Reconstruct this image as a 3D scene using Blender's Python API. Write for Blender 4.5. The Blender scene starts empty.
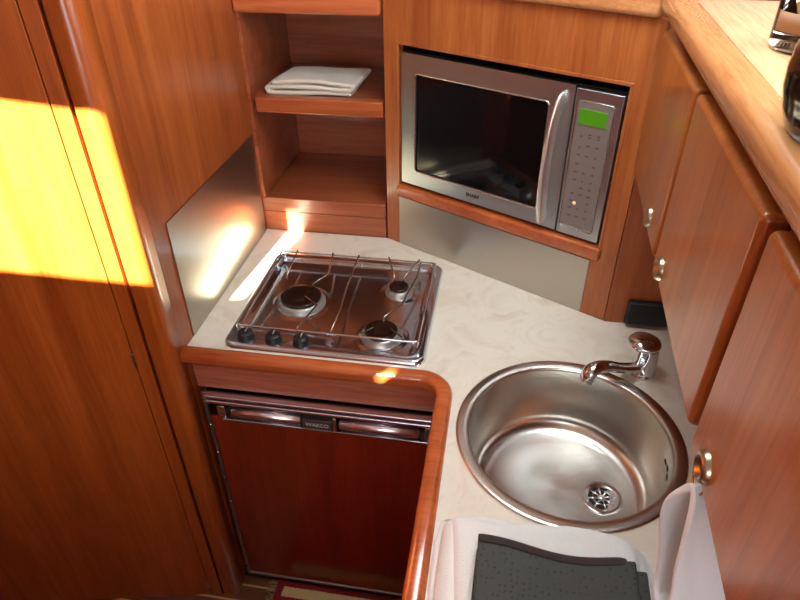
import bpy, bmesh, math, random
from mathutils import Vector, Matrix, noise
random.seed(4)
R = math.radians
sc = bpy.context.scene
COL = sc.collection
TOP = 0.90                      # worktop height above the cabin floor; all coordinates below are relative to the worktop

# ------------------------------------------------------------------ camera
yaw, pitch, roll, fpx = R(-9.637), R(35.390), R(-0.588), 633.6
f = Vector((math.sin(yaw)*math.cos(pitch), math.cos(yaw)*math.cos(pitch), -math.sin(pitch)))
r = Vector((math.cos(yaw), -math.sin(yaw), 0)); u = r.cross(f)
r2 = math.cos(roll)*r + math.sin(roll)*u; u2 = -math.sin(roll)*r + math.cos(roll)*u
cam = bpy.data.objects.new('camera', bpy.data.cameras.new('camera')); COL.objects.link(cam)
M = Matrix((r2, u2, -f)).transposed().to_4x4(); M.translation = Vector((0, 0, 0.9+TOP))
cam.matrix_world = M
cam.data.sensor_width = 36; cam.data.lens = fpx/800*36; cam.data.clip_start = .02
sc.camera = cam
# ------------------------------------------------------------------ world, sun, daylight, exposure
w = bpy.data.worlds.new('sky'); sc.world = w; w.use_nodes = True
bg = w.node_tree.nodes['Background']; bg.inputs[0].default_value = (.75, .85, 1, 1); bg.inputs[1].default_value = 1.0
sd = bpy.data.lights.new('sun', 'SUN'); sd.energy = 110; sd.angle = R(.6); sd.color = (1, .93, .74)
so = bpy.data.objects.new('sun', sd); COL.objects.link(so)
so.rotation_euler = Vector((.11, 1, -.8)).to_track_quat('-Z', 'Y').to_euler()
def area(name, loc, to, sx, sy, e, col=(1, 1, 1)):
    d = bpy.data.lights.new(name, 'AREA'); d.shape = 'RECTANGLE'; d.size = sx; d.size_y = sy; d.energy = e; d.color = col
    o = bpy.data.objects.new(name, d); COL.objects.link(o); o.location = Vector(loc)+Vector((0, 0, TOP))
    o.rotation_euler = Vector(to).to_track_quat('-Z', 'Y').to_euler(); return o
area('daylight_deck_hatch', (.10, .95, 1.185), (0, .02, -1), .5, .4, 10.2, (.86, .96, 1))
area('daylight_companionway', (.1, -1.50, .80), (0, 1, -.15), 1.0, .7, 17, (.92, .97, 1))
area('daylight_side_window', (.98, .55, .93), (-1, 0, -.35), 1.3, .22, 17, (.96, .98, 1))
sc.view_settings.view_transform = 'Standard'; sc.view_settings.look = 'None'
sc.view_settings.gamma = 1; sc.view_settings.use_curve_mapping = False; sc.view_settings.exposure = 0.12

# ------------------------------------------------------------------ materials
def s2l(c): return tuple(((v/255)/12.92 if v/255 <= .04045 else ((v/255+.055)/1.055)**2.4) for v in c)+(1,)
def newmat(name, col=(200, 200, 200), rough=.5, metal=0, coat=0, **k):
    m = bpy.data.materials.new(name); m.use_nodes = True; p = m.node_tree.nodes['Principled BSDF']
    p.inputs['Base Color'].default_value = s2l(col); p.inputs['Roughness'].default_value = rough
    p.inputs['Metallic'].default_value = metal; p.inputs['Coat Weight'].default_value = coat; p.inputs['Coat Roughness'].default_value = .12
    for a, b in k.items(): p.inputs[a.replace('_', ' ')].default_value = b
    return m
def nd(m, t, **k):
    n = m.node_tree.nodes.new(t)
    for a, b in k.items(): setattr(n, a, b)
    return n
def lk(m, a, b): m.node_tree.links.new(a, b)
def coords(m, scale):
    tc = nd(m, 'ShaderNodeTexCoord'); mp = nd(m, 'ShaderNodeMapping'); mp.inputs['Scale'].default_value = scale
    lk(m, tc.outputs['Object'], mp.inputs['Vector']); return mp.outputs[0]
def ramp(m, fac, stops):
    rp = nd(m, 'ShaderNodeValToRGB'); el = rp.color_ramp.elements
    while len(el) < len(stops): el.new(.5)
    for e, (p, c) in zip(el, stops): e.position = p; e.color = c if len(c) == 4 else s2l(c)
    lk(m, fac, rp.inputs[0]); return rp.outputs[0]
def noi(m, v, scale, detail=4, rough=.6, dist=0):
    n = nd(m, 'ShaderNodeTexNoise'); n.inputs['Scale'].default_value = scale; n.inputs['Detail'].default_value = detail
    n.inputs['Roughness'].default_value = rough; n.inputs['Distortion'].default_value = dist
    lk(m, v, n.inputs['Vector']); return n.outputs['Fac']
def wood(name, axis='z', light=(184, 110, 58), dark=(166, 90, 42), vein=(136, 66, 30), rough=.32, coat=.35):
    m = newmat(name, light, rough, 0, coat); p = m.node_tree.nodes['Principled BSDF']
    sc_ = {'x': (.06, 1, 1), 'y': (1, .06, 1), 'z': (1, 1, .06)}[axis]
    v = coords(m, sc_)
    a = noi(m, v, 28, 6, .65, .8); b = noi(m, v, 160, 3, .7, .2); c = noi(m, v, 7, 3, .5, 1.5)
    base = ramp(m, a, [(.22, vein), (.42, dark), (.66, light)])
    mx = nd(m, 'ShaderNodeMix', data_type='RGBA', blend_type='MULTIPLY'); mx.inputs[0].default_value = .55
    fine = ramp(m, b, [(.3, (205, 190, 180)), (.55, (255, 255, 255))])
    lk(m, base, mx.inputs[6]); lk(m, fine, mx.inputs[7])
    mx2 = nd(m, 'ShaderNodeMix', data_type='RGBA', blend_type='MULTIPLY'); mx2.inputs[0].default_value = .8
    big = ramp(m, c, [(.3, (215, 200, 190)), (.6, (255, 255, 255))])
    lk(m, mx.outputs[2], mx2.inputs[6]); lk(m, big, mx2.inputs[7]); lk(m, mx2.outputs[2], p.inputs['Base Color'])
    bp = nd(m, 'ShaderNodeBump'); bp.inputs['Strength'].default_value = .06; bp.inputs['Distance'].default_value = .002
    lk(m, b, bp.inputs['Height']); lk(m, bp.outputs[0], p.inputs['Normal']); return m
def brushed(name, col=(178, 176, 172), rough=.28, axis='x', amt=.08, bump=.05):
    m = newmat(name, col, rough, 1); p = m.node_tree.nodes['Principled BSDF']
    v = coords(m, {'x': (.02, 1, 1), 'y': (1, .02, 1), 'z': (1, 1, .02)}[axis])
    a = noi(m, v, 500, 2, .6)
    mr = nd(m, 'ShaderNodeMapRange'); mr.inputs[3].default_value = rough-amt; mr.inputs[4].default_value = rough+amt
    lk(m, a, mr.inputs[0]); lk(m, mr.outputs[0], p.inputs['Roughness'])
    bp = nd(m, 'ShaderNodeBump'); bp.inputs['Strength'].default_value = bump; bp.inputs['Distance'].default_value = .0004
    lk(m, a, bp.inputs['Height']); lk(m, bp.outputs[0], p.inputs['Normal']); return m
WZ = wood('cherry_wood_vertical', 'z'); WX = wood('cherry_wood_lengthwise_x', 'x'); WY = wood('cherry_wood_lengthwise_y', 'y')
WNI = wood('cherry_wood_shelves', 'x', (172, 96, 60), (154, 80, 48), (130, 60, 34))
WED = wood('cherry_wood_edging', 'x', (196, 106, 58), (182, 92, 46), (150, 66, 32), .22, .6)
WEDY = wood('cherry_wood_edging_y', 'y', (190, 92, 44), (164, 72, 32), (128, 50, 22), .22, .6)
WLG = wood('cherry_wood_ledge_lit', 'y', (224, 188, 144), (216, 176, 130), (202, 158, 112), .22, .6)  # same cherry made paler: the bright light on the ledge is in the colour
WRL = wood('cherry_wood_rail_lit', 'y', (208, 152, 100), (196, 136, 84), (166, 104, 58), .25, .6)  # cherry lightened, brightness of the lit rail put into the colour
WCL = wood('cherry_wood_closet', 'z', (176, 90, 34), (158, 76, 26), (130, 56, 18), .3, .3)
WFR = wood('shaded_cherry_fridge_panel', 'z', (140, 48, 22), (128, 40, 17), (112, 32, 13), .3, .4)  # same cherry, darker and redder: shade under the counter put into the colour
STEEL = brushed('brushed_steel_plate', (190, 184, 172), .36, 'x')
STEELY = brushed('brushed_steel_plate_y', (180, 175, 165), .32, 'y')
MWST = brushed('microwave_steel', (188, 196, 200), .33, 'x')
SINKM = newmat('sink_steel', (217, 214, 207), .24, 1, 0, Anisotropic=.5)
HOBM = newmat('polished_hob_steel', (212, 222, 234), .17, 1)
CHR = newmat('chrome', (212, 220, 226), .06, 1)
ALU = newmat('cast_aluminium', (172, 170, 166), .42, 1)
NICK = newmat('satin_nickel', (176, 164, 140), .3, 1)
BLK = newmat('black_plastic', (14, 15, 16), .5)
BLKM = newmat('black_cavity', (10, 11, 12), .7)
CAP = newmat('burner_cap_enamel', (52, 34, 28), .25, .6)
WIRE = newmat('steel_wire', (150, 135, 120), .22, 1)
DGL = newmat('dark_glass', (8, 9, 12), .06, 0, 0)
LCD = newmat('green_display', (66, 128, 14), .4, Emission_Color=s2l((90, 180, 10)), Emission_Strength=.10)
PRT = newmat('keypad_print', (92, 84, 80), .5)
KPD = newmat('keypad_panel', (142, 132, 126), .45, .5)
SILV = newmat('silver_print', (205, 205, 205), .4, .3)
DKP = newmat('dark_print', (50, 44, 42), .5)
BRS = newmat('brass', (200, 160, 90), .25, 1)
GRN = newmat('grey_box_mark', (60, 80, 70), .5)
# laminate worktop
LAM = newmat('cream_laminate', (212, 203, 186), .38); p_ = LAM.node_tree.nodes['Principled BSDF']
v_ = coords(LAM, (1, 1, 1)); lk(LAM, ramp(LAM, noi(LAM, v_, 9, 8, .68, 1.2), [(.3, (204, 190, 166)), (.5, (222, 215, 200)), (.7, (212, 202, 182))]), p_.inputs['Base Color'])
def fabric(name, col, sc_=900, st=.5, rough=.9):
    m = newmat(name, col, rough); p = m.node_tree.nodes['Principled BSDF']; p.inputs['Sheen Weight'].default_value = .2
    v = coords(m, (1, 1, 1)); a = noi(m, v, sc_, 2); bp = nd(m, 'ShaderNodeBump'); bp.inputs['Strength'].default_value = st; bp.inputs['Distance'].default_value = .002
    lk(m, a, bp.inputs['Height']); lk(m, bp.outputs[0], p.inputs['Normal']); return m
TWL = fabric('cream_towelling', (214, 208, 192)); TWW = fabric('white_towelling', (230, 233, 230), 520, .9)
TRW = fabric('white_thin_cloth', (222, 230, 234), 500, .3)
HEM = fabric('dark_hem', (38, 26, 24), 700, .4)
# dark perforated cloth: rows of small dots
MAT = newmat('charcoal_perforated_cloth', (52, 54, 50), .75); p_ = MAT.node_tree.nodes['Principled BSDF']
v_ = coords(MAT, (1, 1, .0)); vo = nd(MAT, 'ShaderNodeTexVoronoi'); vo.inputs['Scale'].default_value = 120; vo.inputs['Randomness'].default_value = .45
lk(MAT, v_, vo.inputs['Vector']); lk(MAT, ramp(MAT, vo.outputs['Distance'], [(.14, (28, 30, 28)), (.30, (52, 55, 50))]), p_.inputs['Base Color'])
GLS = newmat('clear_glass', (245, 235, 215), .03, Transmission_Weight=1.0, IOR=1.45)
VAS = newmat('dark_green_glass', (14, 22, 18), .14, 0, .3)
# teak sole with pale holly strips
SOLE = newmat('teak_and_holly', (96, 58, 34), .4, 0, .3); p_ = SOLE.node_tree.nodes['Principled BSDF']
v_ = coords(SOLE, (1, 1, 1)); sx_ = nd(SOLE, 'ShaderNodeSeparateXYZ'); lk(SOLE, v_, sx_.inputs[0])
def mth(m, op, a, b=None):
    n = nd(m, 'ShaderNodeMath', operation=op)
    for i, q in enumerate((a, b)):
        if q is None: continue
        if isinstance(q, (int, float)): n.inputs[i].default_value = q
        else: lk(m, q, n.inputs[i])
    return n.outputs[0]
q = mth(SOLE, 'FRACT', mth(SOLE, 'DIVIDE', mth(SOLE, 'ADD', sx_.outputs[1], 10.011), .05))
lk(SOLE, ramp(SOLE, q, [(0, (190, 156, 96)), (.10, (190, 156, 96)), (.12, (92, 54, 30))]), p_.inputs['Base Color'])
# rug: red pile with a cream band
RUG = newmat('red_and_cream_pile', (120, 10, 16), .95); p_ = RUG.node_tree.nodes['Principled BSDF']
v_ = coords(RUG, (1, 1, 1)); n_ = noi(RUG, v_, 260, 3)
sx_ = nd(RUG, 'ShaderNodeSeparateXYZ'); lk(RUG, v_, sx_.inputs[0])
jx = mth(RUG, 'ADD', sx_.outputs[0], mth(RUG, 'MULTIPLY', mth(RUG, 'SUBTRACT', n_, .5), .008))
jy = mth(RUG, 'ADD', sx_.outputs[1], mth(RUG, 'MULTIPLY', mth(RUG, 'SUBTRACT', n_, .5), .008))
# band |x| < .19 and .365 < |y| < .395 (rug half size .22 x .425)
bx_ = mth(RUG, 'LESS_THAN', mth(RUG, 'ABSOLUTE', mth(RUG, 'ADD', jx, 0)), .201)
by_ = mth(RUG, 'MULTIPLY', mth(RUG, 'LESS_THAN', mth(RUG, 'ABSOLUTE', jy), .419), mth(RUG, 'GREATER_THAN', mth(RUG, 'ABSOLUTE', jy), .388))
bm_ = mth(RUG, 'MULTIPLY', bx_, by_)
lk(RUG, ramp(RUG, bm_, [(.4, (128, 10, 18)), (.6, (206, 186, 130))]), p_.inputs['Base Color'])
bp = nd(RUG, 'ShaderNodeBump'); bp.inputs['Strength'].default_value = 1; bp.inputs['Distance'].default_value = .006
lk(RUG, n_, bp.inputs['Height']); lk(RUG, bp.outputs[0], p_.inputs['Normal'])
FRG = fabric('rug_fringe_wool', (150, 132, 96), 300, 1)
CEI = newmat('cream_headliner', (205, 196, 182), .8)
WALLM = wood('cherry_wood_bulkhead', 'z', (168, 90, 42), (154, 78, 34), (134, 62, 27), .32, .3)

# ------------------------------------------------------------------ build helpers
WM = {}
def T(x, y, z, rz=0): return Matrix.Translation((x, y, z)) @ Matrix.Rotation(rz, 4, 'Z')
I4 = Matrix.Identity(4)
FM = T(-.29504, 1.54448, 0, R(-28.224))            # frame along the slanted microwave cabinet
FL = T(.2011, 0, 0, R(-2.755))                     # frame along the lockers
def thing(name, label, cat, loc, rz=0, group=None):
    o = bpy.data.objects.new(name, None); COL.objects.link(o); o.empty_display_size = .05
    o.location = (loc[0], loc[1], loc[2]+TOP); o.rotation_euler = (0, 0, rz); WM[o.name] = T(*loc, rz)
    o['label'] = label; o['category'] = cat
    if group: o['group'] = group
    return o
def obj(name, bm, mat, parent=None, F=I4, label=None, cat=None, group=None, kind=None, smooth=True, wn=False, mods=(), base=None):
    me = bpy.data.meshes.new(name); bm.transform(F)
    if parent is not None: bm.transform(WM[parent.name].inverted()); W = WM[parent.name]
    else:
        if base is None:
            xs = [v.co.x for v in bm.verts]; ys = [v.co.y for v in bm.verts]; zs = [v.co.z for v in bm.verts]
            base = ((min(xs)+max(xs))/2, (min(ys)+max(ys))/2, min(zs))
        W = T(*base); bm.transform(W.inverted())
    bmesh.ops.recalc_face_normals(bm, faces=bm.faces)
    bm.to_mesh(me); bm.free()
    if smooth:
        for p in me.polygons: p.use_smooth = True
    me.materials.append(mat)
    o = bpy.data.objects.new(name, me); COL.objects.link(o); WM[o.name] = W
    if parent is not None: o.parent = parent
    else: o.location = W.translation+Vector((0, 0, TOP))
    if label: o['label'] = label
    if cat: o['category'] = cat
    if group: o['group'] = group
    if kind: o['kind'] = kind
    for t, k in mods:
        md = o.modifiers.new(t.lower(), t)
        for a, b in k.items(): setattr(md, a, b)
    if wn:
        md = o.modifiers.new('wn', 'WEIGHTED_NORMAL'); md.keep_sharp = False; md.weight = 100
    return o
def B(*boxes, bev=.0, seg=3):
    bm = bmesh.new()
    for b in boxes:
        x0, x1, y0, y1, z0, z1 = b[:6]; bv = b[6] if len(b) > 6 else bev
        m = Matrix.Translation(((x0+x1)/2, (y0+y1)/2, (z0+z1)/2)) @ Matrix.Diagonal((x1-x0, y1-y0, z1-z0, 1))
        t = bmesh.new(); bmesh.ops.create_cube(t, size=1, matrix=m)
        if bv > 0: bmesh.ops.bevel(t, geom=t.edges[:], offset=bv, segments=seg, affect='EDGES', profile=.5, clamp_overlap=True)
        me = bpy.data.meshes.new('t'); t.to_mesh(me); t.free(); bm.from_mesh(me); bpy.data.meshes.remove(me)
    return bm
def box(name, b, mat, parent=None, bev=.0, **k):
    bs = b if isinstance(b[0], (tuple, list)) else [b]
    return obj(name, B(*bs, bev=bev), mat, parent, smooth=bev > 0 or any(len(q) > 6 for q in bs), wn=bev > 0 or any(len(q) > 6 for q in bs), **k)
def lathe(prof, seg=48, c=(0, 0, 0), axis=None, bm=None, closed=False):
    bm = bm or bmesh.new(); rings = []
    mt = Matrix.Translation(c)
    if axis is not None: mt = mt @ Vector(axis).to_track_quat('Z', 'Y').to_matrix().to_4x4()
    for rr, z in prof:
        if rr < 1e-6: rings.append([bm.verts.new(mt @ Vector((0, 0, z)))])
        else: rings.append([bm.verts.new(mt @ Vector((rr*math.cos(2*math.pi*i/seg), rr*math.sin(2*math.pi*i/seg), z))) for i in range(seg)])
    for a, b in zip(rings, rings[1:]):
        for i in range(seg):
            j = (i+1) % seg
            if len(a) == 1 and len(b) == 1: continue
            if len(a) == 1: bm.faces.new((a[0], b[i], b[j]))
            elif len(b) == 1: bm.faces.new((a[i], a[j], b[0]))
            else: bm.faces.new((a[i], a[j], b[j], b[i]))
    return bm
def catmull(P, n=6, closed=False):
    P = [Vector(p) for p in P]; out = []; N = len(P)
    for i in range(N if closed else N-1):
        g = (lambda k: P[k % N]) if closed else (lambda k: P[max(0, min(N-1, k))])
        a, b, c, d = g(i-1), g(i), g(i+1), g(i+2)
        for s in range(n):
            t = s/n; out.append(.5*((2*b)+(-a+c)*t+(2*a-5*b+4*c-d)*t*t+(-a+3*b-3*c+d)*t**3))
    if not closed: out.append(P[-1])
    return out
def tube(P, rad, seg=8, closed=False, bm=None, flat=1.0):
    bm = bm or bmesh.new(); P = [Vector(p) for p in P]; N = len(P); rings = []; up = None
    for i in range(N):
        a = P[i-1] if (i > 0 or closed) else P[i]; b = P[(i+1) % N] if (i < N-1 or closed) else P[i]
        t = (b-a).normalized()
        if up is None:
            up = Vector((0, 0, 1)) if abs(t.z) < .9 else Vector((1, 0, 0))
        s = t.cross(up).normalized(); up = s.cross(t).normalized()
        rr = rad[i] if isinstance(rad, (list, tuple)) else rad
        rings.append([bm.verts.new(P[i]+rr*(math.cos(2*math.pi*k/seg)*s+math.sin(2*math.pi*k/seg)*up*flat)) for k in range(seg)])
    for i in range(N if closed else N-1):
        a, b = rings[i], rings[(i+1) % N]
        for k in range(seg):
            bm.faces.new((a[k], a[(k+1) % seg], b[(k+1) % seg], b[k]))
    if not closed:
        bm.faces.new(rings[0][::-1]); bm.faces.new(rings[-1])
    return bm
def sweep(path, prof, closed=False):
    """profile (offset to the right of travel, height) swept along a flat path"""
    bm = bmesh.new(); rings = []; N = len(path)
    for i, p in enumerate(path):
        p = Vector(p); a = Vector(path[max(0, i-1)]); b = Vector(path[min(N-1, i+1)])
        d1 = (p-a) if i > 0 else (b-p); d2 = (b-p) if i < N-1 else (p-a)
        d1.normalize(); d2.normalize(); n1 = Vector((d1.y, -d1.x, 0)); n2 = Vector((d2.y, -d2.x, 0)); n = (n1+n2).normalized(); k = 1/max(.3, n.dot(n1))
        rings.append([bm.verts.new(p+n*q[0]*k+Vector((0, 0, q[1]))) for q in prof])
    m = len(prof)
    for a, b in zip(rings, rings[1:]):
        for k in range(m): bm.faces.new((a[k], a[(k+1) % m], b[(k+1) % m], b[k]))
    bm.faces.new(rings[0]); bm.faces.new(rings[-1][::-1]); return bm
def rrect(x0, x1, y0, y1, rad, n=8):
    pts = []
    for cx, cy, a0 in ((x1-rad, y1-rad, 0), (x0+rad, y1-rad, 90), (x0+rad, y0+rad, 180), (x1-rad, y0+rad, 270)):
        for i in range(n+1):
            a = R(a0+90*i/n); pts.append((cx+rad*math.cos(a), cy+rad*math.sin(a)))
    return pts
def prism(poly, z0, z1, bev=0):
    bm = bmesh.new(); vs = [bm.verts.new((x, y, z0)) for x, y in poly]; fc = bm.faces.new(vs)
    g = bmesh.ops.extrude_face_region(bm, geom=[fc]); bmesh.ops.translate(bm, verts=[e for e in g['geom'] if isinstance(e, bmesh.types.BMVert)], vec=(0, 0, z1-z0))
    if bev:
        ed = [e for e in bm.edges if abs(e.verts[0].co.z-e.verts[1].co.z) < 1e-6]
        bmesh.ops.bevel(bm, geom=ed, offset=bev, segments=3, affect='EDGES', profile=.5)
    return bm
def text(name, s, size, mat, parent, F, ext=.0004, bold=0.0):
    c = bpy.data.curves.new(name, 'FONT'); c.body = s; c.size = size; c.extrude = ext; c.offset = bold; c.align_x = 'CENTER'; c.align_y = 'CENTER'
    o = bpy.data.objects.new('tmp', c); COL.objects.link(o); dg = bpy.context.evaluated_depsgraph_get(); dg.update()
    me = bpy.data.meshes.new_from_object(o.evaluated_get(dg)); bpy.data.objects.remove(o)
    bm = bmesh.new(); bm.from_mesh(me); bpy.data.meshes.remove(me)
    return obj(name, bm, mat, parent, F=F, smooth=False)
RX90 = Matrix.Rotation(R(90), 4, 'X')

# ================================================================== STRUCTURE
S = 'structure'
YW = 1.95
box('floor', (-1.7, 1.0, -1.6, YW, -.94, -.90), SOLE, kind=S)
cb = B(*[(-1.7, -1.3, -1.6, YW, 1.20, 1.22), (-1.3, -.712, .125, YW, 1.20, 1.22), (-1.3, -.712, -1.6, -.325, 1.20, 1.22),
                (-.712, 1.0, .2, YW, 1.20, 1.22), (-.712, 1.0, -1.6, -.57, 1.20, 1.22), (-.712, -.388, -.57, .2, 1.20, 1.22), (-.338, 1.0, -.57, .2, 1.20, 1.22),
                (-.388, -.338, -.505, .2, 1.20, 1.22)])
for tri in ([(-.7118, -.34), (-.7118, .06), (-.768, -.34)], [(-.376, -.5699), (-.3381, -.5699), (-.3381, -.525)], [(-.3879, -.550), (-.3879, -.5051), (-.350, -.5051)]):  # unseen wedges added to narrow the sun streak and slant the sun spot
    wd = prism(tri, 1.20, 1.22); wme = bpy.data.meshes.new('t'); wd.to_mesh(wme); wd.free(); cb.from_mesh(wme)
obj('ceiling', cb, CEI, kind=S, smooth=False)
box('wall_far', (-1.7, 1.0, YW, YW+.04, -.9, 1.2), WALLM, kind=S)
box('wall_port', (-1.74, -1.7, -1.6, YW, -.9, 1.2), WALLM, kind=S)
box('wall_starboard', [(1.0, 1.04, -1.6, YW, -.9, .80), (1.0, 1.04, -1.6, YW, 1.06, 1.2), (1.0, 1.04, -1.6, -.15, .80, 1.06), (1.0, 1.04, 1.25, YW, .80, 1.06)], CEI, kind=S)
box('wall_companionway', [(-1.7, -.45, -1.64, -1.6, -.9, 1.2), (.65, 1.0, -1.64, -1.6, -.9, 1.2), (-.45, .65, -1.64, -1.6, -.9, .40)], CEI, kind=S)
XW = -.655
box('light_blocker_aft', (-1.69, .55, -.24, -.20, -.9, .14), WALLM, kind=S)  # unseen blocker, added to keep light off the lower closet and fridge
box('wall_galley_left', (XW-.03, XW, .985, YW-.001, -.9, 1.2), WALLM, kind=S)
# behind the sink, below the lockers
box('wall_behind_outlet', (.272, .62, 1.237, 1.26, -.9, .372), WALLM, kind=S)
box('wall_hull_side', (.60, .63, .0, 1.236, -.9, .372), WALLM, kind=S)

# ================================================================== CLOSET at the left
cl = thing('closet', 'tall cherry wood closet at the left with a patch of yellow sunlight', 'closet', (-1.15, .97, -.9))
FC = T(-.655, .94, 0, R(12))                      # the closet front is set at a slant
box('door_panel', (-1.0, -.0815, .0, .025, -.9, 1.198, .0015), WCL, cl, F=FC)
box('stile', (-.0795, -.0505, .0, .025, -.9, 1.198, .0015), WCL, cl, F=FC)
box('backing', (-1.0, -.035, .026, .04, -.9, 1.198), WCL, cl, F=FC)
post = [(-.700, .968), (-.700, .934), (-.697, .9315), (-.692, .931)] + [(-.6745+.020*math.sin(a), .951-.020*math.cos(a)) for a in [R(90*i/10) for i in range(11)]] + [(-.6545, .9845), (-.69, .9845), (-.69, .968)]
obj('corner_post', prism(post, -.9, 1.198), WCL, cl, wn=True, label='rounded corner post of the closet')
box('hinge', (-.0835, -.0775, -.004, .001, -.005, .035, .001), NICK, cl, F=FC)
box('hinge', (-.0835, -.0775, -.004, .001, -.86, -.83, .001), NICK, cl, F=FC)

# ================================================================== BASE CABINET, fridge, worktop
bc = thing('base_cabinet', 'cherry wood base cabinet under the worktop around the fridge', 'cabinet', (.1, .8, -.9))
box('side_panel', (-.078, -.058, .2, 1.45, -.9, -.041), WZ, bc)
box('front_panel', (-.058, .59, .2, .22, -.9, -.041), WZ, bc)
box('fascia', [(XW+.0005, -.079, 1.006, 1.02, -.124, -.093, .001), (XW+.0005, -.079, 1.004, 1.02, -.092, -.0415, .001)], wood('fascia_wood', 'x', (186, 112, 84), (170, 96, 70), (146, 76, 52), .22, .7), bc, label='narrow polished fascia above the fridge')
box('back_panel', (XW+.0005, -.079, 1.56, 1.58, -.9, -.041), WZ, bc)

fr = thing('refrigerator', 'built-in refrigerator with shade-darkened cherry wood door and chrome handle bar', 'refrigerator', (-.36, 1.2, -.9))
box('body', (XW+.008, -.084, 1.025, 1.55, -.899, -.131), BLK, fr)
dr = box('door', (-.636, -.092, .998, 1.024, -.872, -.212, .002), WFR, fr)
box('door_frame', [(-.646, -.636, .994, 1.024, -.884, -.131, .002), (-.092, -.084, .994, 1.024, -.884, -.131, .002), (-.636, -.092, .994, 1.024, -.884, -.873, .002)], ALU, fr, label='thin silver edging frame of the door')
for i in range(7):
    obj('rivet', lathe([(0, .002), (.0025, .0015), (.0035, 0)], 12, (-.641, .994, -.24-.1*i), (0, -1, 0)), CHR, fr)
# chrome upper rail, recess, half round handle
box('upper_rail', [(-.636, -.092, .984, 1.02, -.140, -.132, .003), (-.636, -.092, .984, 1.02, -.156, -.147, .003)], bpy.data.materials.get('satin_chrome') or newmat('satin_chrome', (238, 236, 244), .26, 1), fr)
box('recess_strip', (-.636, -.092, 1.004, 1.024, -.211, -.132), newmat('dark_bronze_trim', (72, 48, 42), .2, .9), fr)
hb = bmesh.new()
for x0, x1 in ((-.580, -.404), (-.316, -.126)):
    n0 = 12
    rings = []
    for x in (x0, x0+.004, x1-.004, x1):
        k = .6 if x in (x0, x1) else 1
        rings.append([hb.verts.new((x, 1.004-.020*k*math.cos(R(-90+180*i/n0)), -.188+.0155*k*math.sin(R(-90+180*i/n0)))) for i in range(n0+1)])
    for a, b in zip(rings, rings[1:]):
        for i in range(n0): hb.faces.new((a[i], a[i+1], b[i+1], b[i]))
    hb.faces.new(rings[0]); hb.faces.new(rings[-1][::-1])
hd = obj('handle_bar', hb, bpy.data.materials['satin_chrome'], fr, label='chrome half round handle bar')
box('handle_lip', (-.600, -.106, .986, 1.004, -.211, -.205, .0015), CHR, fr)
box('end_cap', (-.612, -.592, .988, 1.004, -.204, -.166, .003), CHR, fr); box('end_cap', (-.114, -.097, .988, 1.004, -.204, -.160, .003), ALU, fr)
bd = box('badge', (-.402, -.330, .984, 1.004, -.203, -.172, .0015), newmat('badge_dark', (84, 72, 68), .4, .4), fr)
text('lettering', 'WAECO', .0150, SILV, bd, Matrix.Translation((-.3655, .9838, -.1875)) @ RX90, bold=.0001)
box('latch', (-.328, -.320, .984, 1.0, -.203, -.160, .002), CHR, fr)
box('toe_strip', (XW+.001, -.084, 1.0, 1.01, -.8995, -.886), newmat('toe_dark', (40, 18, 12), .5), fr)

# worktop
wt = thing('worktop', 'cream mottled laminate galley worktop with hob and sink', 'worktop', (0, .8, -.04))
poly = [(-.066, .2), (-.066, .925), (-.070, .955), (-.085, .975), (-.11, .990), (XW+.0006, .990), (XW+.0006, 1.545), (-.295, 1.5445), (.2745, 1.2362), (.599, 1.2362), (.599, .2)]
bm = bmesh.new()
cx, cy, rs = .172, .862, .2045
N = 72
outer = [bm.verts.new((x, y, 0)) for x, y in poly]; hole = [bm.verts.new((cx+rs*math.cos(2*math.pi*i/N), cy+rs*math.sin(2*math.pi*i/N), 0)) for i in range(N)]
ed = [bm.edges.new((outer[i], outer[(i+1) % len(outer)])) for i in range(len(outer))]+[bm.edges.new((hole[i], hole[(i+1) % N])) for i in range(N)]
bmesh.ops.triangle_fill(bm, use_beauty=True, use_dissolve=False, edges=ed)
for fc in [q for q in bm.faces if (q.calc_center_median()-Vector((cx, cy, 0))).length < rs*.9 and all((v.co-Vector((cx, cy, 0))).length < rs+1e-4 for v in q.verts)]: bm.faces.remove(fc)
g = bmesh.ops.extrude_face_region(bm, geom=bm.faces[:]); bmesh.ops.translate(bm, verts=[e for e in g['geom'] if isinstance(e, bmesh.types.BMVert)], vec=(0, 0, -.04))
obj('laminate_top', bm, LAM, wt, smooth=False)
prof = rrect(-.0175, .0175, -.027, .011, .0145, 6)
path = [(XW+.001, .983, 0), (-.40, .983, 0), (-.122, .983, 0)]
rc = .052; ccx, ccy = -.122, .983-rc
path += [(ccx+rc*math.sin(R(a)), ccy+rc*math.cos(R(a)), 0) for a in range(9, 91, 9)] + [(ccx+rc, .7, 0), (ccx+rc, .2, 0)]
obj('wood_edging', sweep(path, prof), WED, wt, wn=True, label='rounded cherry wood edging of the worktop')

# ================================================================== STEEL SPLASH PLATES
box('splash_plate', (XW+.0003, XW+.0028, 1.038, 1.532, .001, .290, .0006), STEELY, label='tall brushed steel splash plate on the left bulkhead beside the hob', cat='splash plate')
box('splash_plate', (.044, .584, -.0030, -.0003, .001, .144, .0006), STEEL, F=FM, label='low brushed steel splash plate under the microwave oven', cat='splash plate')

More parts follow.
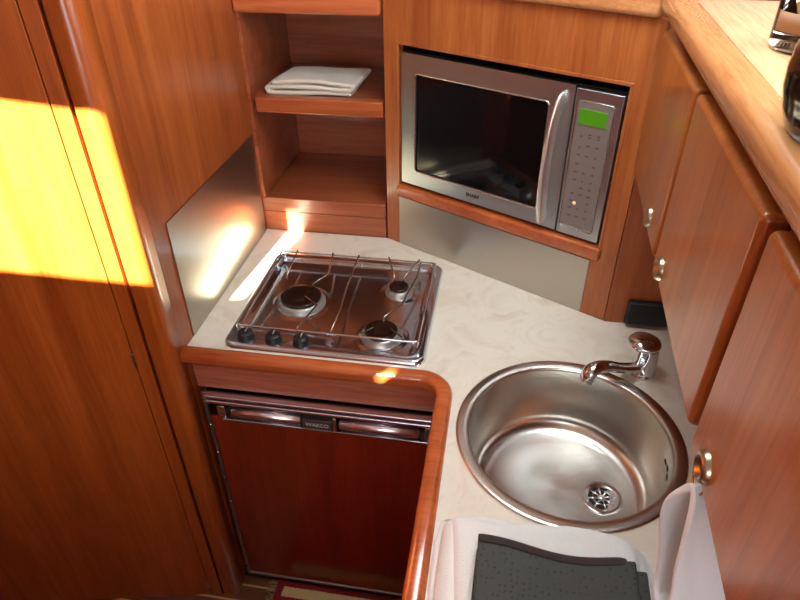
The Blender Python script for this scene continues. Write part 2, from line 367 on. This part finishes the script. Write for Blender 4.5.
# ================================================================== OPEN SHELF UNIT
su = thing('open_shelf_unit', 'open two-tier cherry wood shelf niche left of the microwave', 'shelf', (-.47, 1.7, 0))
XR = -.300
box('bottom_panel', [(XW+.0005, XR, 1.5465, 1.565, 0.0006, .060, .001), (XW+.0005, XR, 1.5435, 1.575, .0615, .104, .003)], WNI, su)
box('bottom_shelf', (XW+.0005, XR, 1.575, 1.885, .082, .100), WNI, su)
box('middle_shelf', (-.645, XR, 1.575, 1.885, .367, .382), WNI, su)
box('shelf_lip', (-.636, XR, 1.5435, 1.575, .347, .386, .004), wood('lip_wood', 'x', (196, 108, 62), (176, 88, 46), (140, 62, 30), .3, .3), su, label='raised front lip of the middle shelf')
box('side_panel', (XW+.0005, -.645, 1.5445, 1.885, .1045, .589, .001), WNI, su)
box('side_panel', (XR+.0005, XR+.018, 1.5755, 1.885, .10, .63), WNI, su)
box('back_panel', (XW+.0005, XR+.018, 1.886, 1.90, .0, 1.19), WNI, su)
box('header', (XW+.0005, XR-.0005, 1.53, 1.56, .589, .66, .006), wood('header_wood', 'x', (196, 108, 62), (176, 88, 46), (140, 62, 30), .3, .3), su)
box('upper_cupboard_front', (XW+.0005, XR-.0005, 1.545, 1.56, .661, 1.19), WNI, su)
box('upper_shelf', (XW+.0005, XR-.0005, 1.561, 1.885, .60, .615), WNI, su)

# ================================================================== MICROWAVE CABINET (slanted)
mc = thing('microwave_cabinet', 'slanted cherry wood cabinet housing the microwave oven', 'cabinet', (.0, 1.45, 0), 0)
box('face_frame', [(0, .0425, 0, .02, 0.0006, .654), (.598, .6415, 0, .02, .0006, .654), (.0425, .598, 0, .02, .0006, .158), (.0425, .598, 0, .02, .534, .654)], WZ, mc, F=FM)
box('opening_liner', [(.0425, .0435, .02, .40, .158, .534), (.597, .598, .02, .40, .158, .534), (.0425, .598, .02, .40, .158, .176), (.0425, .598, .02, .40, .533, .534), (.0425, .598, .40, .405, .158, .534)], BLKM, mc, F=FM)
def oframe():
    rects = []
    return B((.036, .0435, -.0015, .012, .176, .5365, .001), (.597, .604, -.0015, .012, .176, .5365, .001), (.036, .604, -.0015, .012, .532, .539, .001))
obj('opening_bead', oframe(), WZ, mc, F=FM, wn=True)
box('sill', (.040, .606, -.012, .022, .149, .181, .007), WED, mc, F=FM, label='rounded wooden sill below the microwave')
box('top_rail', (.001, .628, -.014, .034, .655, .703, .012), wood('rail_wood_x_lit', 'x', (208, 148, 96), (194, 130, 80), (162, 100, 56), .22, .6), mc, F=FM)  # lighter wood tone carries the light falling on this rail
box('top_board', (.02, .60, .034, .30, .67, .69), WLG, mc, F=FM)

# ================================================================== MICROWAVE
mw = thing('microwave_oven', 'stainless steel microwave oven with dark glass door and green display', 'microwave', (-.03, 1.42, .18))
box('housing', (.054, .588, .022, .36, .1815, .514, .004), newmat('grey_metal_housing', (90, 88, 86), .4, .8), mw, F=FM)
def frame4(x0, x1, z0, z1, a0, a1, c0, c1, y0, y1, bev=.0015):
    # rounded outer frame with a window
    return B((x0, a0, y0, y1, z0, z1, bev), (a1, x1, y0, y1, z0, z1, bev), (a0-.002, a1+.002, y0, y1, z0, c0, bev), (a0-.002, a1+.002, y0, y1, c1, z1, bev))
dor = box('door', [(.0515, .0935, .0, .022, .190, .516), (.437, .490, .0, .022, .190, .516), (.0935, .437, .0, .022, .190, .229), (.0935, .437, .0, .022, .472, .516)], MWST, mw, F=FM)
box('window', (.0935, .437, .004, .018, .229, .472), DGL, dor, F=FM, label='dark glass window')
wr = [Vector((x, -.0004, z)) for x, z in rrect(.0925, .438, .228, .473, .008, 5)]
obj('window_rim', tube(wr, .0018, 6, True), newmat('bright_rim', (225, 220, 215), .2, 1), dor, F=FM)
text('lettering', 'SHARP', .0125, DKP, dor, FM @ Matrix.Translation((.268, -.0005, .2095)) @ RX90, bold=.0003)
hp = catmull([(.468, .0, .489), (.466, -.014, .478), (.463, -.026, .425), (.461, -.030, .350), (.460, -.026, .270), (.459, -.014, .226), (.457, .0, .212)], 6)
obj('handle', tube(hp, [.0062+.0022*i/len(hp) for i in range(len(hp))], 16, flat=2.15), newmat('handle_steel', (235, 232, 228), .4, 1), dor, F=FM)
cp = box('control_panel', (.4925, .5915, .0, .022, .188, .512, .002), MWST, mw, F=FM)
box('keypad', (.501, .575, -.0015, .0, .212, .487, .0006), KPD, cp, F=FM)
kr = [Vector((x, -.0015, z)) for x, z in rrect(.499, .577, .207, .489, .008, 5)]
obj('keypad_rim', tube(kr, .0010, 6, True), newmat('rim2', (215, 208, 200), .2, 1), cp, F=FM)
box('display', (.507, .565, -.0030, -.0016, .443, .474, .0005), LCD, cp, F=FM, label='green lit display')
kb = []
random.seed(3)
for i, z in enumerate([.424, .418, .400, .394, .378, .358, .340, .322, .306, .290, .273, .256, .238]):
    for x in (.518, .536, .555):
        if random.random() < .25: continue
        wdt = random.choice([.004, .006, .008]); kb.append((x-wdt/2, x+wdt/2, -.0022, -.0016, z-.0016, z+.0016))
box('key_markings', kb, PRT, cp, F=FM)
for x, z in ((.521, .352), (.553, .352), (.521, .330), (.553, .330)): pass
obj('indicator', lathe([(0, .0008), (.0035, .0006), (.004, 0)], 16), newmat('lamp_amber', (255, 200, 150), .4, Emission_Color=s2l((255, 180, 120)), Emission_Strength=.6), cp, F=FM @ Matrix.Translation((.526, -.0016, .2685)) @ RX90)

# ================================================================== LOCKERS and LEDGE (right)
lo = thing('overhead_locker', 'cherry wood locker hanging above the sink with three doors', 'locker', (.42, .62, .37), R(-2.755))
box('carcass', (.0265, .40, .02, 1.232, .374, .662, .001), WY, lo, F=FL)
def rdoor(y0, y1):
    t = B((0, .026, y0, y1, .383, .643, .0085), seg=4); return t
KN = lathe([(0, .0028), (.007, .003), (.0095, .0040), (.0115, .0068), (.0135, .0074), (.0158, .0062), (.0172, .003), (.0178, 0)], 32)
kme = bpy.data.meshes.new('knob'); KN.to_mesh(kme); KN.free()
for y0, y1, ky, kz in ((.886, 1.228, .972, .411), (.528, .872, .815, .4085), (.12, .508, .4495, .4095)):
    d = obj('locker_door', rdoor(y0, y1), wood('locker_door_wood', 'z', (186, 114, 56), (174, 101, 46), (150, 82, 34), .3, .35) if y0 > .87 else bpy.data.materials['locker_door_wood'], lo, F=FL, wn=True)
    t = bmesh.new(); t.from_mesh(kme)
    obj('knob', t, NICK, d, F=FL @ Matrix.Translation((0, ky, kz)) @ Matrix.Rotation(R(-90), 4, 'Y'), label='round satin nickel knob')
lg = thing('wooden_ledge', 'long brightly lit wooden ledge with rounded rail above the locker doors', 'ledge', (.45, .7, .665), R(-2.755))
box('ledge_top', (.036, .60, .0, 1.235, .664, .691), WLG, lg, F=FL)
box('rail', (-.012, .0345, .0, 1.245, .668, .706, .014), WRL, lg, F=FL)
box('upstand', (.60, .62, 0.0, 1.30, .664, .76, .004), WRL, lg, F=FL)

# outlet
ot = thing('outlet_box', 'small black socket box on the wood panel behind the faucet', 'socket', (.365, 1.23, .004))
box('housing', (.313, .425, 1.218, 1.2365, .008, .070, .007), BLK, ot)
box('cover', (.318, .420, 1.2155, 1.2185, .013, .065, .001), newmat('black_gloss', (14, 18, 24), .25), ot)
box('indicator_mark', (.332, .335, 1.2150, 1.2156, .020, .023), GRN, ot)

# ================================================================== HOB
hob = thing('gas_hob', 'polished steel three-burner gas hob set in the worktop', 'hob', (-.348, 1.211, 0))
def sdr(x, y, x0, x1, y0, y1, rad):
    qx = abs(x-(x0+x1)/2)-(x1-x0)/2+rad; qy = abs(y-(y0+y1)/2)-(y1-y0)/2+rad
    return math.hypot(max(qx, 0), max(qy, 0))+min(max(qx, qy), 0)-rad
def smst(a, b, t):
    t = max(0, min(1, (t-a)/(b-a))); return t*t*(3-2*t)
X0, X1, Y0, Y1 = -.577, -.121, 1.010, 1.412
def hz(x, y):
    e = -sdr(x, y, X0, X1, Y0, Y1, .028)
    z = .011*math.sqrt(max(0, 1-max(0, 1-e/.010)**2))
    a = sdr(x, y, X0+.020, X1-.022, 1.066, Y1-.022, .022); b = sdr(x, y, -.345, X1-.022, 1.030, 1.2, .022)
    k = min(a, b); dd = max(0, .018-abs(a-b))/.018; k -= dd*dd*.018*.25
    z -= .0105*smst(.004, -.016, k)
    for bx, by, br in BUR:
        dd = math.hypot(x-bx, y-by); z += .0022*smst(br+.020, br+.006, dd)
    return z
BUR = [(-.447, 1.200, .055), (-.230, 1.098, .043), (-.219, 1.276, .030)]
bm = bmesh.new(); NX, NY = 168, 150; grid = {}
outl = None
for i in range(NX+1):
    for j in range(NY+1):
        x = X0+(X1-X0)*i/NX; y = Y0+(Y1-Y0)*j/NY
        s = sdr(x, y, X0, X1, Y0, Y1, .028)
        if s > 0:      # pull the corner vertices onto the rounded outline
            cx_ = min(max(x, X0+.028), X1-.028); cy_ = min(max(y, Y0+.028), Y1-.028)
            v = Vector((x-cx_, y-cy_)); v = v.normalized()*.028; x, y = cx_+v.x, cy_+v.y
        grid[i, j] = bm.verts.new((x, y, hz(x, y)))
for i in range(NX):
    for j in range(NY): bm.faces.new((grid[i, j], grid[i+1, j], grid[i+1, j+1], grid[i, j+1]))
bmesh.ops.remove_doubles(bm, verts=bm.verts, dist=1e-5)
bmesh.ops.dissolve_degenerate(bm, dist=1e-5, edges=bm.edges)
bmesh.ops.translate(bm, verts=bm.verts, vec=(0, 0, .0006))
obj('hob_plate', bm, HOBM, hob)
for bx, by, br in BUR:
    bb = obj('burner', lathe([(br+.004, .003), (br+.004, .006), (br, .009), (br-.002, .015), (br-.006, .017), (br-.010, .0165), (0, .0165)], 56, (bx, by, 0)), ALU, hob)
    teeth = lathe([(br-.007, .016), (br-.007, .0195), (br-.010, .0195)], 56, (bx, by, 0))
    obj('flame_ring', teeth, newmat('burner_black', (25, 22, 20), .5) if 'burner_black' not in bpy.data.materials else bpy.data.materials['burner_black'], bb)
    obj('burner_cap', lathe([(br-.0075, .0196), (br-.006, .0205), (br-.006, .0225), (br-.009, .0245), (br*.5, .0250), (br*.42, .0235), (0, .0235)], 56, (bx, by, 0)), CAP, bb)
for kx in (-.527, -.463, -.399):
    k = obj('knob', lathe([(.0185, .010), (.019, .012), (.0175, .0135), (.0170, .026), (.0155, .0285), (0, .029)], 32, (kx, 1.038, 0)), BLK, hob, label='black control knob')
    box('pointer', (kx-.0008, kx+.0008, 1.038, 1.053, .0290, .0296), SILV, k)
# wire pan support
ps = thing('pan_support', 'steel wire pan support grid lying over the gas burners', 'pan support', (-.345, 1.21, .011))
zr = .031; xa, xb, ya, yb = -.552, -.142, 1.056, 1.380; wr_ = .0021
per = [Vector((x, y, zr)) for x, y in rrect(xa, xb, ya, yb, .008, 4)]
obj('perimeter_wire', tube(per, .0024, 8, True), CHR, ps)
for cxn, cyn in ((xa+.004, ya), (xb-.004, ya), (xa+.004, yb), (xb-.004, yb)):
    yy = .003 if cyn == ya else -.003
    bm = tube([(cxn-.006, cyn, zr), (cxn-.003, cyn, .014), (cxn+.003, cyn, .014), (cxn+.006, cyn, zr)], .0020, 8); obj('foot', bm, CHR, ps)
def finger(pts): obj('finger_wire', tube(catmull([Vector(q) for q in pts], 5), wr_, 8), WIRE, ps)
zt = zr+.006
def fing(x0, y0, x1, y1, x2=None, y2=None):
    d = Vector((x1-x0, y1-y0, 0)); m1 = (x0+d.x*.1, y0+d.y*.1, zt)
    pts = [(x0, y0, zr-.001), (x0, y0, zt+.001), m1, (x1, y1, zt)]
    if x2 is not None: pts += [(x2, y2, zt), (x2, y2, zt-.012)]
    else: pts += [(x1, y1, zt-.012)]
    obj('finger_wire', tube([Vector(q) for q in pts], wr_, 8), WIRE, ps)
fing(-.508, yb, -.500, 1.262); fing(-.412, yb, -.398, 1.285, -.425, 1.232)
fing(-.492, ya, -.486, 1.110); fing(-.412, ya, -.392, 1.150, -.428, 1.178)
fing(-.262, yb, -.232, 1.290); fing(-.183, yb, -.210, 1.292)
fing(-.270, ya, -.245, 1.085); fing(xb-.03, ya, -.205, 1.085)
obj('cross_wire', tube([Vector(q) for q in [(-.342, yb, zr), (-.342, yb, zt), (-.340, 1.25, zt), (-.334, 1.15, zt), (-.335, ya, zt), (-.335, ya, zr)]], wr_, 8), WIRE, ps)
obj('finger_wire', tube([Vector(q) for q in [(-.178, yb-.001, zr), (-.178, 1.30, zt), (-.190, 1.225, zt), (-.196, 1.180, zt), (-.228, 1.128, zt), (-.228, 1.118, zt-.012)]], wr_, 8), WIRE, ps)

# ================================================================== SINK
sk = thing('sink', 'round stainless steel sink bowl with wide flat rim', 'sink', (cx, cy, -.16))
prof = [(.2115, .0008), (.2115, .0024), (.2095, .0040), (.206, .0044), (.198, .0042), (.1895, .0036), (.1872, .0018), (.1858, -.006), (.181, -.080), (.176, -.118), (.171, -.134), (.160, -.146), (.145, -.1515), (.135, -.1525), (.133, -.1535), (.06, -.1555), (0, -.156)]
obj('bowl', lathe(prof, 96, (cx, cy, 0)), SINKM, sk)
dx, dy = .258, .852
dn = obj('drain', lathe([(.040, .0005), (.0395, .0025), (.036, .0030), (.031, .0015), (.029, .0008), (0, .0008)], 48, (dx, dy, -.1555)), newmat('drain_steel', (200, 198, 192), .15, 1), sk, label='round drain strainer')
obj('drain_well', lathe([(0, .0011), (.026, .0011), (.0265, .0008)], 40, (dx, dy, -.1555)), BLKM, dn)
sp = bmesh.new()
for k in range(8):
    a = 2*math.pi*k/8+.2
    tube([(dx+.004*math.cos(a), dy+.004*math.sin(a), -.1530), (dx+.027*math.cos(a), dy+.027*math.sin(a), -.1530)], .0022, 6, bm=sp)
lathe([(.0, .0045), (.008, .0035), (.0085, .001)], 20, (dx, dy, -.1555), bm=sp)
for rr in (.0175,):
    tube([(dx+rr*math.cos(R(a)), dy+rr*math.sin(R(a)), -.1530) for a in range(0, 360, 15)], .0012, 6, True, bm=sp)
obj('strainer_spokes', sp, CHR, dn)
ov = bmesh.new()
for k, dz in ((-.10, -.040), (.0, -.036), (.10, -.040), (-.06, -.056), (.06, -.056), (0, -.064)):
    a = R(-6)+k
    rr = .1835; m = T(cx+rr*math.cos(a), cy+rr*math.sin(a), dz, a)
    t = B((-.001, .0014, -.0065, .0065, -.003, .003, .001)); t.transform(m); me = bpy.data.meshes.new('t'); t.to_mesh(me); t.free(); ov.from_mesh(me)
obj('overflow_slots', ov, BLKM, sk)

# ================================================================== FAUCET
fa = thing('faucet', 'chrome single-lever mixer faucet behind the sink', 'faucet', (.333, 1.066, 0))
fx, fy = .333, 1.066
obj('body', lathe([(.027, .0006), (.027, .004), (.0250, .006), (.0245, .03), (.0235, .050), (.0215, .066), (.0195, .074), (0, .074)], 40, (fx, fy, 0)), CHR, fa)
spp = catmull([(fx-.010, fy-.008, .020), (fx-.045, fy-.030, .032), (fx-.082, fy-.053, .052), (fx-.104, fy-.067, .059), (fx-.120, fy-.077, .054), (fx-.127, fy-.082, .034)], 8)
obj('spout', tube(spp, [.0135+.003*i/len(spp) for i in range(len(spp))], 16, flat=.75), CHR, fa)
lv = lathe([(.010, -.004), (.0215, .000), (.0300, .007), (.0330, .012), (.0325, .015), (.029, .020), (.021, .0245), (.010, .027), (0, .0275)], 40, (fx-.012, fy-.006, .070), (.04, .06, 1))
obj('lever', lv, CHR, fa)

# ================================================================== CLOTHS
def cloth(path, y0, y1, ny, amp, seed, mat, name, F=I4, thick=.004, skewf=None, parent=None, **k):
    P = catmull([Vector((a, 0, b)) for a, b in path], 6); bm = bmesh.new(); g = []
    for j in range(ny+1):
        t = j/ny; row = []
        for i, p in enumerate(P):
            y = y0+(y1-y0)*t; q = Vector((p.x, y, p.z))
            if skewf: q = skewf(q, t, i/len(P))
            nv = noise.noise_vector(Vector((q.x*9, q.y*9, q.z*40+seed)))*amp+noise.noise_vector(Vector((q.x*30, q.y*30, q.z*30+seed)))*amp*.3
            row.append(bm.verts.new(q+Vector((nv.x, nv.y, nv.z*.45))))
        g.append(row)
    for a, b in zip(g, g[1:]):
        for i in range(len(a)-1): bm.faces.new((a[i], a[i+1], b[i+1], b[i]))
    return obj(name, bm, mat, parent, F=F, mods=(('SOLIDIFY', dict(thickness=thick, offset=0)), ('SUBSURF', dict(levels=1, render_levels=2))), **k)
# folded towel in the niche
zb = .3885
pth = [(-.392, zb), (-.50, zb), (-.605, zb), (-.616, zb+.006), (-.605, zb+.0125), (-.50, zb+.013), (-.400, zb+.013), (-.387, zb+.0190), (-.398, zb+.025), (-.50, zb+.026), (-.598, zb+.0255)]
def sk1(q, t, s): return Vector((q.x+.012*t+.004*math.sin(s*9), q.y+.012*(q.x+.5)*4*t, q.z*(1)+.004*math.sin(q.x*22+t*2)*(q.z-zb)/.04))
cloth(pth, 1.582, 1.72, 14, .008, 3, TWL, 'folded_towel', thick=.0115, skewf=sk1, label='small cream folded towel on the middle shelf of the niche', cat='towel')
# big white towel beside the sink: folds at its far edge, layers run towards the camera
z0 = .006
pw = [(.30, z0+.001), (.42, z0+.001), (.56, z0+.001), (.604, z0+.003), (.612, z0+.009), (.60, z0+.014), (.50, z0+.015), (.33, z0+.015), (.322, z0+.021), (.335, z0+.027), (.46, z0+.028), (.585, z0+.029), (.598, z0+.034), (.585, z0+.040), (.50, z0+.041), (.36, z0+.041)]
def sk2(q, t, s):
    # path runs along y: swap axes, so q.x is depth and q.y is sideways
    d, x = q.x, q.y
    e = .020*math.sin(t*math.pi*1.0)+.012*math.sin(t*7+s*3)
    side = .010*math.sin(s*11)*(1 if t > .5 else -1)
    xx = x+side+(t-.5)*.03*(1-s)+ (d-.5)*(-.05+.26*t)*-.9*(1 if t > .5 else .3)
    edge = min(1, min(t, 1-t)/.06)
    return Vector((xx, d+e+.012*(1-t), .004+(q.z-.004)*(.35+.65*edge**.5)))
cloth(pw, -.024, .270, 26, .007, 8, TWW, 'white_towel', thick=.010, skewf=sk2, label='white folded towel on the worktop in front of the sink', cat='towel')
# dark perforated cloth on top, folded at its right side
zt0 = .062
pd = [(.010, zt0), (.08, zt0), (.16, zt0), (.238, zt0), (.249, zt0+.003), (.238, zt0+.007), (.16, zt0+.007), (.09, zt0+.0075), (.05, zt0+.008), (.044, zt0+.0115), (.055, zt0+.015), (.15, zt0+.0155), (.226, zt0+.0155), (.233, zt0+.0185), (.224, zt0+.0215), (.14, zt0+.0215), (.016, zt0+.021)]
def sk3(q, t, s):
    w = .006*math.sin((q.x)*26+1.0)
    return Vector((q.x+.006*(1-s)*t, q.y-.010*(1-s)*(1 if q.x > .2 else 0)+w*t, q.z+.0035*math.sin(q.x*24+.6)-.016*smst(.5, 1, t)*0))
dk = thing('dark_cloth', 'charcoal perforated cloth with dark hem folded on the white towel', 'cloth', (.13, .48, .06))
cloth(pd, .36, .556, 16, .0015, 5, MAT, 'folded_layers', thick=.0035, skewf=sk3, parent=dk)
hm = [(-.0+x, .556+.006*math.sin(x*26+1), zt0+(.0215 if x < .225 else .017)+.0035*math.sin(x*24+.6)) for x in [.016+.0105*i for i in range(21)]]
bm = bmesh.new(); g = []
for j, (dy_, dz_) in enumerate([(-.010, .0028), (-.004, .0036), (.002, .003), (.005, -.002), (.004, -.012), (.001, -.018)]):
    g.append([bm.verts.new((x, y+dy_, z+dz_)) for x, y, z in hm])
for a, b in zip(g, g[1:]):
    for i in range(len(a)-1): bm.faces.new((a[i], a[i+1], b[i+1], b[i]))
obj('hem', bm, HEM, dk, mods=(('SOLIDIFY', dict(thickness=.002, offset=0)), ('SUBSURF', dict(levels=1, render_levels=2))), label='dark brown hem')
# hand towel hanging through a brass ring below the locker
rg = thing('towel_ring', 'brass towel ring hanging under the locker doors', 'towel ring', (.222, .478, .34))
rp = [(.2395+.003*math.cos(R(a)), .484+.017*math.sin(R(a)), .353+.017*math.cos(R(a))) for a in range(0, 360, 12)]
obj('ring', tube(rp, .0013, 8, True), BRS, rg)
obj('mount', lathe([(.010, 0), (.010, -.004), (.004, -.006), (.003, -.012), (0, -.012)], 20, (.238, .478, .383)), BRS, rg)
ht = thing('hand_towel', 'white hand towel hanging in a loop from the brass ring', 'towel', (.262, .478, .13))
def loop(x0, x1, hw, ztop, zbot, name, th, lean, seed):
    bm = bmesh.new(); g = []; NL = 60; NXX = 12
    for i in range(NL):
        a = 2*math.pi*i/NL                      # a=0 top, a=pi bottom
        v = (1-math.cos(a))/2; y = hw*math.sin(a)*(.75+.25*v); z = ztop-(ztop-zbot)*v+.0
        row = []
        for j in range(NXX+1):
            t = j/NXX; k = .45+.55*smst(0, .45, v)
            x = (x0+x1)/2+(t-.5)*(x1-x0)*k
            n = noise.noise_vector(Vector((x*40+seed, y*22, z*10)))*.005
            row.append(bm.verts.new((x+n.x-.026*(1-smst(0, .8, v)), .478+y+n.y+.003*math.sin(t*12+a*2)*v, z+n.z)))
        g.append(row)
    for i in range(NL):
        a, b = g[i], g[(i+1) % NL]
        for j in range(NXX): bm.faces.new((a[j], a[j+1], b[j+1], b[j]))
    obj(name, bm, TRW, ht, mods=(('SOLIDIFY', dict(thickness=th, offset=0)), ('SUBSURF', dict(levels=1, render_levels=2))))
loop(.240, .304, .043, .340, .125, 'outer_fold', .010, .004, 1)
loop(.276, .310, .032, .334, .130, 'inner_fold', .016, .004, 7)

# ================================================================== THINGS ON THE LEDGE
zl = .6915
vx, vy = .289, .548
pf = []
for i in range(90):
    t = i/89; z = .145*t; rr = .030+.040*math.sin(math.pi*min(1, .12+t*.86))**.8+.00018*math.cos(t*math.pi*2*9)
    if t > .86: rr -= .02*(t-.86)/.14
    pf.append((rr, z))
pf = [(0, 0)]+pf+[(pf[-1][0]-.004, .143), (pf[-1][0]-.006, .10), (0, .05)]
obj('vase', lathe(pf, 56, (vx, vy, zl)), VAS, label='dark green ribbed glass vase on the wooden ledge', cat='vase')
gh = thing('candle_jar', 'clear glass jar with cream base and brown label behind the dark vase', 'jar', (.366, .902, zl))
obj('glass_wall', lathe([(0, .0), (.040, 0), (.0435, .003), (.044, .012), (.044, .098), (.0425, .100), (.0415, .098), (.0415, .006), (0, .004)], 56, (.366, .902, zl)), GLS, gh)
obj('wax', lathe([(0, .0045), (.040, .0062), (.0405, .016), (.039, .018), (0, .018)], 48, (.366, .902, zl)), newmat('cream_wax', (236, 214, 172), .5), gh)
bm = bmesh.new(); g = []
for i in range(13):
    a = R(186+i*6); g.append([bm.verts.new((.366+rr*math.cos(a), .902+rr*math.sin(a), zl+z)) for rr, z in ((.0443, .024), (.0443, .046), (.0446, .046), (.0446, .024))])
for a, b in zip(g, g[1:]):
    for k in range(4): bm.faces.new((a[k], a[(k+1) % 4], b[(k+1) % 4], b[k]))
obj('label', bm, newmat('brown_label', (138, 96, 66), .6), gh)
obj('lid', lathe([(.030, .060), (.0405, .062), (.0405, .096), (.030, .097), (0, .097)], 40, (.366, .902, zl)), newmat('amber_liner', (214, 160, 96), .35), gh)

# ================================================================== RUG
rgx0, rgx1, rgy0, rgy1 = -.548, -.10, .12, .993
rr_ = thing('rug', 'red and cream pile rug on the cabin floor before the refrigerator', 'rug', ((rgx0+rgx1)/2, (rgy0+rgy1)/2, -.8995))
obj('pile', B((rgx0, rgx1, rgy0, rgy1, -.8995, -.889, .004)), RUG, rr_, wn=True)
bm = bmesh.new(); random.seed(9)
for i in range(150):
    y = rgy0+.004+(rgy1-rgy0-.008)*i/149+random.uniform(-.002, .002); x = rgx0; ln = random.uniform(.022, .034)
    tube([(x+.002, y, -.893), (x-.008, y+random.uniform(-.003, .003), -.895), (x-ln*.6, y+random.uniform(-.005, .005), -.897), (x-ln, y+random.uniform(-.007, .007), -.8975)], [.0018, .0018, .0016, .001], 5, bm=bm)
ff = obj('fringe', bm, FRG, rr_); ff['kind'] = 'stuff'
